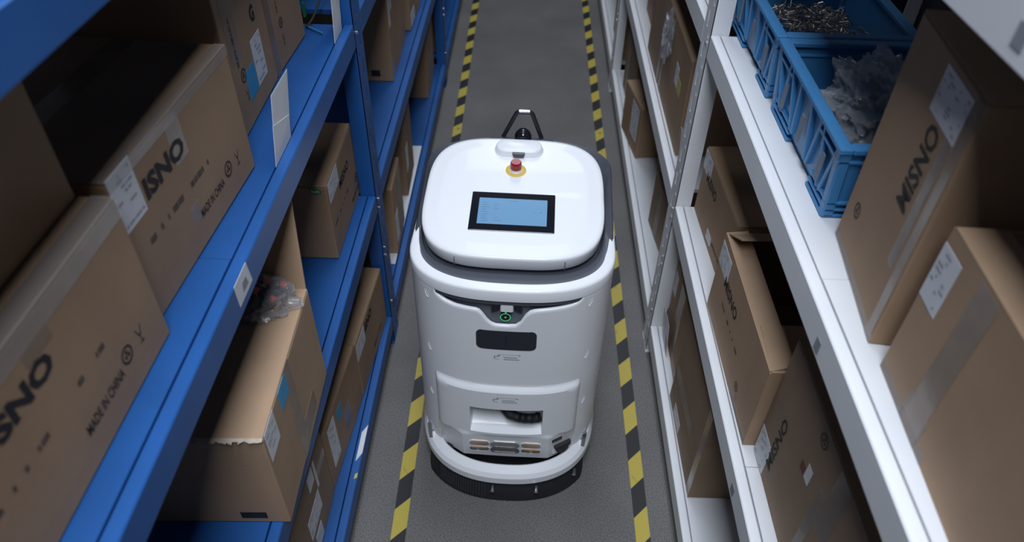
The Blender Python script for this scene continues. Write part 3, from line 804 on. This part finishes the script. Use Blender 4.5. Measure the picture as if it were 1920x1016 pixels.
# lid outline on the same parameter
LA, LYC, LB, LN = .286, .006, .283, 3.5
def lido(sc=1.0, cx=-.006):
    pts = []
    for rng in ((math.pi, 2 * math.pi), (0, math.pi)):
        for i in range(NA + 1):
            th = rng[0] + (rng[1] - rng[0]) * i / NA; c, s = math.cos(th), math.sin(th)
            pts.append((cx + math.copysign(abs(c) ** (2 / LN), c) * LA * sc, LYC + math.copysign(abs(s) ** (2 / LN), s) * LB * sc))
    return pts
zl = lambda y: .985 + .10 * (y + .26)
zbot = lambda y: zl(y) - .050
# grey collar between rim and lid
OB, LI = outl(-.003), lido(1.0)
rings = []
zc0 = lambda y: .945 + (zl(y) - .010 - .014 * max(0, min(1, (y - .20) / .10)) - .945) * max(0, min(1, (y + .20) / .18))
rings.append([(p[0], p[1], .90) for p in OB])
rings.append([(p[0], p[1], zc0(p[1]) - .006) for p in OB])
OB2 = outl(-.008)
rings.append([(p[0], p[1], zc0(p[1])) for p in OB2])
for f, dz in ((.25, .002), (.55, .001), (.80, .0), (.93, -.006), (1.0, -.020), (1.12, -.022)):
    row = []
    for p, q in zip(OB2, LI):
        x = p[0] + (q[0] - p[0]) * f; y = p[1] + (q[1] - p[1]) * f
        g = min(1, f)
        row.append((x, y, zc0(p[1]) * (1 - g) + (zbot(q[1]) + .004) * g + dz))
    rings.append(row)
MB().loft(rings, cap1=True).build('collar', M['rgrey'], RB, smooth=50)
# back wall of the body up to the collar
# lid
rings = []
for sc, f in ((.90, 'b'), (.972, 'b'), (.985, 'b2'), (.992, 't2'), (.999, 't1'), (.997, 't0'), (.985, 't')):
    row = []
    for (x, y) in lido(sc):
        row.append((x, y, {'b': zbot(y), 'b2': zbot(y) + .006, 't2': zl(y) - .020, 't1': zl(y) - .010, 't0': zl(y) - .004, 't': zl(y)}[f]))
    rings.append(row)
for sc in (.95, .90):
    rings.append([(x, y, zl(y) + .001) for (x, y) in lido(sc)])
for sc in (.84, .80, .60, .35, .12):
    rings.append([(x, y, zl(y) + .0035) for (x, y) in lido(sc)])
MB().loft(rings, cap0=True, cap1=True).build('lid', M['rwhite'], RB, smooth=50)
# seams on the lid front wall
for sx in (-1, 1):
    x = -.006 + sx * .165; k = (abs(x + .006) / LA) ** LN; y = LYC - LB * (1 - k) ** (1 / LN) * .9925
    MB().box((x - .0012, y - .0015, zbot(y) + .002), (x + .0012, y + .004, zl(y) - .016)).build('lid_seam', M['rdark'], RB)

TILT = math.atan(.10)
def rrect(w, h, r, z, n=6):
    pts = []
    for cx, cy, a0 in ((w / 2 - r, h / 2 - r, 0), (-w / 2 + r, h / 2 - r, 90), (-w / 2 + r, -h / 2 + r, 180), (w / 2 - r, -h / 2 + r, 270)):
        for i in range(n + 1):
            a = math.radians(a0 + 90 * i / n); pts.append((cx + r * math.cos(a), cy + r * math.sin(a), z))
    return pts
# touchscreen
yc_ = -.084; zc_ = zl(yc_) + .0035
ts = MB().loft([rrect(.263, .173, .004, -.004), rrect(.263, .173, .004, .0018), rrect(.261, .171, .003, .0024)], cap0=True, cap1=True).build('touchscreen', M['glassb'], RB, loc=(-.0075, yc_, zc_), rot=(TILT, 0, 0))
ds = MB().loft([rrect(.214, .117, .001, .0024), rrect(.214, .117, .001, .0028)], cap1=True).build('display', M['screen'], ts)
mb = MB()
def dash(x, y, w, h=.0022): mb.add([(x, y, .0031), (x + w, y, .0031), (x + w, y + h, .0031), (x, y + h, .0031)], [(0, 1, 2, 3)])
for i in range(9):
    y = .036 - i * .0105; dash(-.096, y, .014 + .004 * ((i * 7) % 3))
for i, y in enumerate((.028, .018, .008, -.032, -.044)): dash(-.058, y, (.013, .008, .014, .012, .028)[i])
dash(-.012, .046, .026); dash(.084, -.0005, .008, .003); dash(.064, -.0005, .008, .0016)
mb.build('screen_text', M['screentext'], ds)
# emergency stop
def disc(r0, r1, z0, z1, n=32):
    return [[(r * math.cos(2 * math.pi * i / n), r * math.sin(2 * math.pi * i / n), z) for i in range(n)] for r, z in ((r0, z0), (r1, z1))]
ye = .116; ze = zl(ye) + .0035
er = MB().loft(disc(.034, .034, -.003, .0008) + disc(.0335, .020, .0012, .0012)[0:1], cap0=True, cap1=True).build('warning_ring', M['yellow'], RB, loc=(-.008, ye, ze), rot=(TILT, 0, 0), smooth=40)
tag(er, 'yellow disc around the stop button')
MB().loft(disc(.021, .020, .0012, .004) + disc(.0185, .0185, .005, .010), cap1=True).build('button_base', M['rwhite'], er, smooth=40)
eb = MB().loft(disc(.0165, .0165, .008, .012) + disc(.0185, .0185, .013, .030) + disc(.0178, .0155, .034, .037), cap0=True, cap1=True).build('stop_button', M['red'], er, smooth=40)
tag(eb, 'red emergency stop button')
# lid handle
yh = .222; zh = zl(yh) + .0035
lh = MB().loft([rrect(.166, .078, .036, -.004), rrect(.166, .078, .036, .001), rrect(.158, .072, .034, .004), rrect(.156, .070, .033, .014), rrect(.150, .064, .030, .019), rrect(.142, .056, .027, .021)], cap0=True, cap1=True).build('lid_handle', M['rwhite'], RB, loc=(-.003, yh, zh), rot=(TILT, 0, 0), smooth=50)
MB().hexa([(-.017, -.046, .001), (.017, -.046, .001), (.017, -.032, .001), (-.017, -.032, .001), (-.022, -.042, .019), (.022, -.042, .019), (.022, -.032, .019), (-.022, -.032, .019)]).build('latch', M['rgrey'], lh, bevel=.003)
# guard frame and lidar at the back
gz = zc0(.33) - .006
MB().loft([rrect(.24, .09, .03, gz - .03), rrect(.24, .09, .03, gz + .002), rrect(.23, .08, .03, gz + .006)], cap0=True, cap1=True).build('rear_deck', M['rgrey'], RB, loc=(0, .292, 0), smooth=50)
gf = MB()
gpts = [(-.064, .333, gz + .004), (-.020, .333, gz + .098), (-.016, .333, gz + .103), (-.008, .333, gz + .105), (.024, .333, gz + .105), (.032, .333, gz + .103), (.036, .333, gz + .098), (.071, .333, gz + .004)]
gf.path(gpts, .0075, 10); g_ = gf.build('guard_frame', M['rblack'], RB, smooth=50)
MB().path([(-.010, .332, gz + .107), (.026, .332, gz + .107)], .0066, 10).build('bright_bar', M['chrome'], g_, smooth=50)
MB().loft(disc(.030, .030, gz, gz + .012) + disc(.029, .024, gz + .020, gz + .030) + disc(.016, .004, gz + .038, gz + .041), cap0=True, cap1=True).build('lidar_dome', M['glassb'], RB, loc=(.006, .326, 0), smooth=60)

# sensor window (curved slab following the front)
def curved_plate(name, x0, x1, z0, z1, r, m, off=.002, parent=RB, n=16):
    out = rrect(x1 - x0, z1 - z0, r, 0, 5); cx, cz = (x0 + x1) / 2, (z0 + z1) / 2
    V = []; Fc = []
    # grid plate clipped by a rounded rectangle: rows of spans
    rows = 14; rings = []
    for j in range(rows + 1):
        z = z0 + (z1 - z0) * (1 - math.cos(math.pi * j / rows)) / 2
        dz = max(0, abs(z - cz) - ((z1 - z0) / 2 - r)); dx = r - math.sqrt(max(0, r * r - dz * dz))
        rings.append([(x0 + dx + (x1 - x0 - 2 * dx) * i / n, z) for i in range(n + 1)])
    for o_ in (off, -.004):
        V += [(x, yfront(x) - o_, z) for row in rings for (x, z) in row]
    W = n + 1; S = (rows + 1) * W
    for j in range(rows):
        for i in range(n):
            a = j * W + i; Fc.append((a, a + 1, a + W + 1, a + W)); Fc.append((S + a, S + a + W, S + a + W + 1, S + a + 1))
    for j in range(rows):
        Fc.append((j * W, (j + 1) * W, S + (j + 1) * W, S + j * W)); Fc.append((j * W + n, S + j * W + n, S + (j + 1) * W + n, (j + 1) * W + n))
    me = me_from(V, Fc); smooth_by_angle(me, 40)
    return link(name, me, m, parent)
sw = curved_plate('sensor_window', -.097, .087, .711, .794, .018, M['window'], .0012)
curved_plate('sensor_slit', -.008, -.004, .735, .770, .0015, M['rblack'], .0018, sw)
# power button
yb = yfront(-.009, -.014)
pb = MB().loft([[(p[0], -p[2], p[1]) for p in r] for r in disc(.017, .017, -.006, .004)], cap0=True, cap1=True).build('power_button', M['rblack'], RB, loc=(-.009, yb, .843), smooth=40)
mb = MB(); rg = []
for r in (.0165, .0135):
    rg.append([(r * math.cos(2 * math.pi * i / 28), -.0045, r * math.sin(2 * math.pi * i / 28)) for i in range(28)])
mb.loft(rg); mb.add([(-.002, -.0045, .014), (.002, -.0045, .014), (.004, -.0045, .023), (-.001, -.0045, .023)], [(0, 1, 2, 3)]); mb.add([(-.003, -.0045, -.003), (.003, -.0045, -.003), (.002, -.0045, .003), (-.002, -.0045, .003)], [(0, 1, 2, 3)])
mb.build('glow_ring', M['led'], pb)
# small printed notices
def notice(x0, z1, sc):
    mb = MB()
    def dsh(x, z, w, h): mb.add([(x, yfront(x) - .0007 - po, z), (x + w, yfront(x + w) - .0007 - po, z), (x + w, yfront(x + w) - .0007 - po, z + h), (x, yfront(x) - .0007 - po, z + h)], [(0, 1, 2, 3)])
    return mb, dsh
for po, x0, z1 in ((0.0, -.042, .690), (.0165, -.044, .497)):
    mb, dsh = notice(x0, z1, 1)
    dsh(x0 + .012, z1 - .003, .068, .0012)
    dsh(x0, z1 - .022, .003, .014); dsh(x0 + .004, z1 - .012, .008, .003); dsh(x0 + .012, z1 - .010, .006, .006); dsh(x0 + .003, z1 - .024, .012, .0016)
    for r_, ww in ((0, .042), (1, .050)):
        xx = x0 + .030
        for k in range(6): dsh(xx, z1 - .016 - r_ * .009, ww / 7, .0035); xx += ww / 6
    dsh(x0 + .076, z1 - .006, .006, .004)
    mb.build('printed_notice', M['rprint'], RB)
# screw dimples
for (x, z) in ((-.252, .641), (.248, .645), (-.247, .880), (.240, .882), (-.258, .412), (.256, .407)):
    y = yfront(x); dydx = (yfront(x + .003) - yfront(x - .003)) / .006; a = math.atan(dydx)
    rg = []
    for r, d in ((1.0, -.0006), (.82, -.0012), (.7, .001)):
        rg.append([(.0065 * r * math.cos(t), d, .017 * r * math.sin(t)) for t in [2 * math.pi * i / 20 for i in range(20)]])
    MB().loft(rg, cap1=True).build('screw_recess', M['rwhite'], RB, loc=(x, y, z), rot=(0, math.radians(28 if x < 0 else -28) * -1, a), smooth=40)

# lower front panel with cavity
xs = [-.240, -.236, -.232, -.222, -.205, -.19, -.175, -.150, -.135, -.122, -.10, -.07, -.04, -.01, .02, .05, .08, .10, .122, .135, .150, .175, .19, .205, .222, .232, .236, .240]
zs = [.542, .536, .530, .524, .517, .50, .47, .44, .432, .40, .36, .33, .300, .295, .287, .280, .272, .24, .20, .16, .136]
def facet(x):
    ax = abs(x)
    yc = -.398; ye = yfront(.240) - .006
    return yc if ax <= .15 else yc + (ye - yc) * (ax - .15) / .09
def panel_y(x, z):
    ed = min(1, max(0, (.240 - abs(x)) / .012)); ed = math.sin(ed * math.pi / 2)
    ytop = .536 - .004 * math.cos(x * 20)
    p = min(1, max(0, (.540 - z) / .024)); p = p * p * (3 - 2 * p)
    base = yfront(x) - .0165 * p * ed + .002 * (1 - ed)
    if z <= .281:
        k = min(1, (.288 - z) / .010)
        lo = facet(x) - .004 * (1 - abs(x) / .3) + (.28 - z) * .12
        return base * (1 - k) + lo * k if k < 1 else lo
    return base
V = []; Fc = []
W = len(xs)
for z in zs:
    for x in xs:
        zz = z
        V.append((x, panel_y(x, z), zz))
for j in range(len(zs) - 1):
    for i in range(W - 1):
        xm = (xs[i] + xs[i + 1]) / 2; zm = (zs[j] + zs[j + 1]) / 2
        if abs(xm) < .122 and .300 < zm < .432: continue
        a = j * W + i; Fc.append((a, a + 1, a + W + 1, a + W))
# side returns and bottom return
nV = len(V)
for z in zs: V.append((xs[0], yfront(.24) + .02, z))
for z in zs: V.append((xs[-1], yfront(.24) + .02, z))
for x in xs: V.append((x, panel_y(x, .136) + .05, .150))
for j in range(len(zs) - 1):
    Fc.append((j * W, (j + 1) * W, nV + j + 1, nV + j)); b = nV + len(zs); Fc.append((j * W + W - 1, b + j, b + j + 1, (j + 1) * W + W - 1))
b = nV + 2 * len(zs)
for i in range(W - 1):
    a = (len(zs) - 1) * W + i; Fc.append((a, b + i, b + i + 1, a + 1))
me = me_from(V, Fc); smooth_by_angle(me, 28)
fp = link('front_panel', me, M['rwhite'], RB)
# cavity tray
cv = MB(); yb_ = -.30
c0 = [(x, panel_y(x, .432)) for x in xs if abs(x) <= .1221]; c1 = [(x, panel_y(x, .300)) for x in xs if abs(x) <= .1221]
n_ = len(c0)
Vc = [(x, y, .432) for x, y in c0] + [(x * .97, yb_, .425) for x, y in c0] + [(x * .97, yb_, .345) for x, y in c1] + [(x * .98, -.372, .308) for x, y in c1] + [(x, y, .300) for x, y in c1]
Fq = []
for r_ in range(4):
    for i in range(n_ - 1): Fq.append((r_ * n_ + i, r_ * n_ + i + 1, (r_ + 1) * n_ + i + 1, (r_ + 1) * n_ + i))
Fq.append((0, n_, 2 * n_, 3 * n_, 4 * n_)); Fq.append((n_ - 1, 5 * n_ - 1, 4 * n_ - 1, 3 * n_ - 1, 2 * n_ - 1))
me = me_from(Vc, Fq); link('hose_bay', me, M['rwhite'], fp)
MB().box((-.118, -.345, .372), (.118, -.301, .424)).build('bay_liner', M['rblack'], fp, bevel=.006)
hz = [(-.01 - .005 * math.cos(t), -.345 - .015 * math.sin(t), .43 - .03 * t) for t in (0, .4, .8)]
pts = [(-.020, -.340, .422), (-.014, -.362, .394), (.008, -.376, .376), (.035, -.381, .366), (.060, -.381, .361), (.090, -.377, .357), (.114, -.367, .354)]
# resample, corrugate
fine = []
for i in range(len(pts) - 1):
    for k in range(10): fine.append(Vector(pts[i]).lerp(Vector(pts[i + 1]), k / 10))
fine.append(Vector(pts[-1]))
MB().path(fine, lambda t: .0165 + (.0022 * math.sin(t * 2 * math.pi * 26) if t > .5 else 0) + .002 * math.exp(-((t - .38) / .05) ** 2), 14).build('hose', M['rubber'], fp, smooth=60)
MB().path([(-.115, -.352, .405), (-.095, -.358, .398), (-.070, -.358, .403), (-.035, -.35, .412)], lambda t: .020 - .008 * t, 12).build('hose_cap', M['rubber'], fp, smooth=60)
# light slots, contact block and charging port on the lower facet
def on_facet(x, z): return facet(x) - .004 * (1 - abs(x) / .3) + (.28 - z) * .12
def slot(x0, x1, z0, z1, m, frame=None):
    xm, zm = (x0 + x1) / 2, (z0 + z1) / 2; y = on_facet(xm, zm)
    r_ = (z1 - z0) * .45
    rg = [[(p[0], -d, p[1]) for p in rrect(x1 - x0 + g, z1 - z0 + g, r_, 0, 4)] for d, g in ((-.004, .005), (.0022, .005), (.0022, .001), (.0010, .001))]
    o = MB().loft(rg[:3]).build('slot_frame', frame or M['rwhite'], fp, loc=(xm, y, zm), rot=(math.atan(.12), 0, 0))
    MB().loft([rg[3], [(p[0], .004, p[2]) for p in rg[3]]], cap0=True).build('slot_lens', m, o)
    return o
for x0, x1 in ((-.127, -.059), (.055, .122)):
    for z0, z1 in ((.203, .240), (.168, .199)):
        o = slot(x0, x1, z0, z1, M['steel'])
        MB().box((x0 - (x0 + x1) / 2 + .006, -.0032, (z1 - z0) / 2 - .009), (x1 - (x0 + x1) / 2 - .006, .0, (z1 - z0) / 2 + .001)).build('amber_strip', M['amber'], o)
for z0, z1 in ((.206, .240), (.168, .198)): slot(-.052, .046, z0, z1, M['steel'], M['chrome'])
def facet_tilt(x): return math.atan2(facet(.24) - facet(.15), .09) * (1 if x > 0 else -1)
xk, zk = .178, .247; yk = on_facet(xk, zk)
cbk = MB().box((-.020, -.002, -.009), (.020, .004, .009)).build('contact_block', M['rblack'], fp, loc=(xk, yk, zk), rot=(0, 0, facet_tilt(1)), bevel=.001)
for k in (-1, 0, 1): MB().box((k * .011 - .002, -.0028, -.002), (k * .011 + .002, -.002, .002)).build('contact_pin', M['bolt'], cbk)
xk, zk = .196, .188; yk = on_facet(xk, zk)
pk = MB().box((-.034, -.0015, -.034), (.034, .004, .028)).build('charging_port', M['rwhite'], fp, loc=(xk, yk, zk), rot=(0, 0, facet_tilt(1)), bevel=.003)
prof = [(-.032, .024), (.032, .024), (.032, .010), (.024, .004), (.022, -.014), (.008, -.026), (-.008, -.026), (-.022, -.014), (-.024, .004), (-.032, .010)]
MB().loft([[(x, -.001, z) for x, z in prof], [(x, -.012, z) for x, z in prof], [(x * .9, -.015, z * .9) for x, z in prof]], cap1=True).build('port_cover', M['rubber'], pk, smooth=40)

# chassis, bumper, squeegee, brush, wheels
rings = [[(q[0], q[1], z) for q in outl(off)] for z, off in ((.035, -.035), (.05, -.03), (.16, -.03), (.24, -.03))]
MB().loft(rings, cap0=True, cap1=True).build('chassis', M['rblack'], RB, smooth=40)
BA, BDF, BN = .318, .300, 2.35
def bline(off):
    pts = []
    for i in range(NA + 1):
        th = math.pi + math.pi * i / NA; c, s = math.cos(th), math.sin(th)
        pts.append((math.copysign(abs(c) ** (2 / BN), c) * (BA + off), YF - abs(s) ** (2 / BN) * (BDF + off)))
    a = BA + off
    return [(-a, YF + .12 * (1 - k / 8)) for k in range(8)] + pts + [(a, YF + .12 * (k + 1) / 8) for k in range(8)]
secs = []
for off, z, up in ((-.006, .084, .0), (.0, .092, 0.1), (.0, .122, .5), (-.010, .138, 1.0), (-.034, .157, 1.0), (-.040, .152, 1.0), (-.042, .10, .4)):
    secs.append([(x, y, z + up * .11 * max(0, min(1, (y + .36) / .22)) ** 1.5) for x, y in bline(off)])
secs.append(secs[0])
MB().loft(secs, close=False).build('bumper', M['rwhite'], RB, smooth=16)
for sx in (-1, 1):
    MB().box((sx * .205 - .014, -.385, .125), (sx * .205 + .014, -.345, .148)).build('bumper_clip', M['rblack'], RB, bevel=.004)
for (x, y) in ((-.155, -.393), (-.10, -.408), (.09, -.410), (.15, -.395)):
    MB().bar((x, y, .09), (x, y, .112), .0035, 8).build('bolt', M['bolt'], RB)
for sx in (-1, 1):                                 # stays between bumper and body sides
    MB().hexa([(sx * .283, -.325, .13), (sx * .268, -.335, .13), (sx * .262, -.30, .13), (sx * .278, -.29, .13), (sx * .288, -.31, .20), (sx * .272, -.32, .20), (sx * .266, -.285, .20), (sx * .282, -.28, .20)]).build('bumper_stay', M['chrome'], RB)
secs = []
for off, z in ((-.045, .095), (-.020, .084), (-.002, .050), (.011, .018), (.013, .003), (-.010, .003)):
    b0 = bline(-.030)
    secs.append([((x0_ + (x - x0_) * ff), (y0_ + (y - y0_) * ff), z) for (x, y), (x0_, y0_) in zip(bline(off), b0) for ff in (max(0.0, min(1, (-.24 - y0_) / .10)),)])
MB().loft(secs, close=False).build('squeegee', M['rubber'], RB, smooth=35)
mb = MB(); bl = bline(-.004)
for i, (x, y) in enumerate(bl):
    if -.24 < x < -.06 and y < -.2:
        mb.hexa([(x - .0012, y - .020, .022), (x + .0012, y - .020, .022), (x + .0012, y - .012, .022), (x - .0012, y - .012, .022), (x - .0012, y - .001, .072), (x + .0012, y - .001, .072), (x + .0012, y + .008, .072), (x - .0012, y + .008, .072)])
br = mb.build('brush_bristles', M['brist'], RB); br['kind'] = 'stuff'
for i, (x, y, z) in enumerate(((.115, -.468, .066), (.25, -.385, .062), (-.04, -.476, .068))):
    MB().bar((x, y - .012, z), (x, y + .012, z), .007, 10).build('bolt', M['bolt'], RB)
for sx in (-1, 1):
    MB().bar((sx * .23, .02, .085), (sx * .28, .02, .085), .0845, 28).build('drive_wheel', M['rubber'], RB, smooth=40)
MB().bar((-.02, -.30, .045), (.02, -.30, .045), .0445, 20).build('caster_wheel', M['rubber'], RB, smooth=40)
# side tank bulges
for sx in (-1, 1):
    rg = []
    for z, w in ((.40, .0), (.44, .008), (.60, .012), (.80, .010), (.90, .0)):
        rg.append([(sx * (A_ - .012 + w + .010 * math.sin(math.pi * k / 10)), -.12 + .30 * k / 10, z) for k in range(11)])
    MB().loft(rg, close=False).build('side_cover', M['rwhite'], RB, smooth=50)
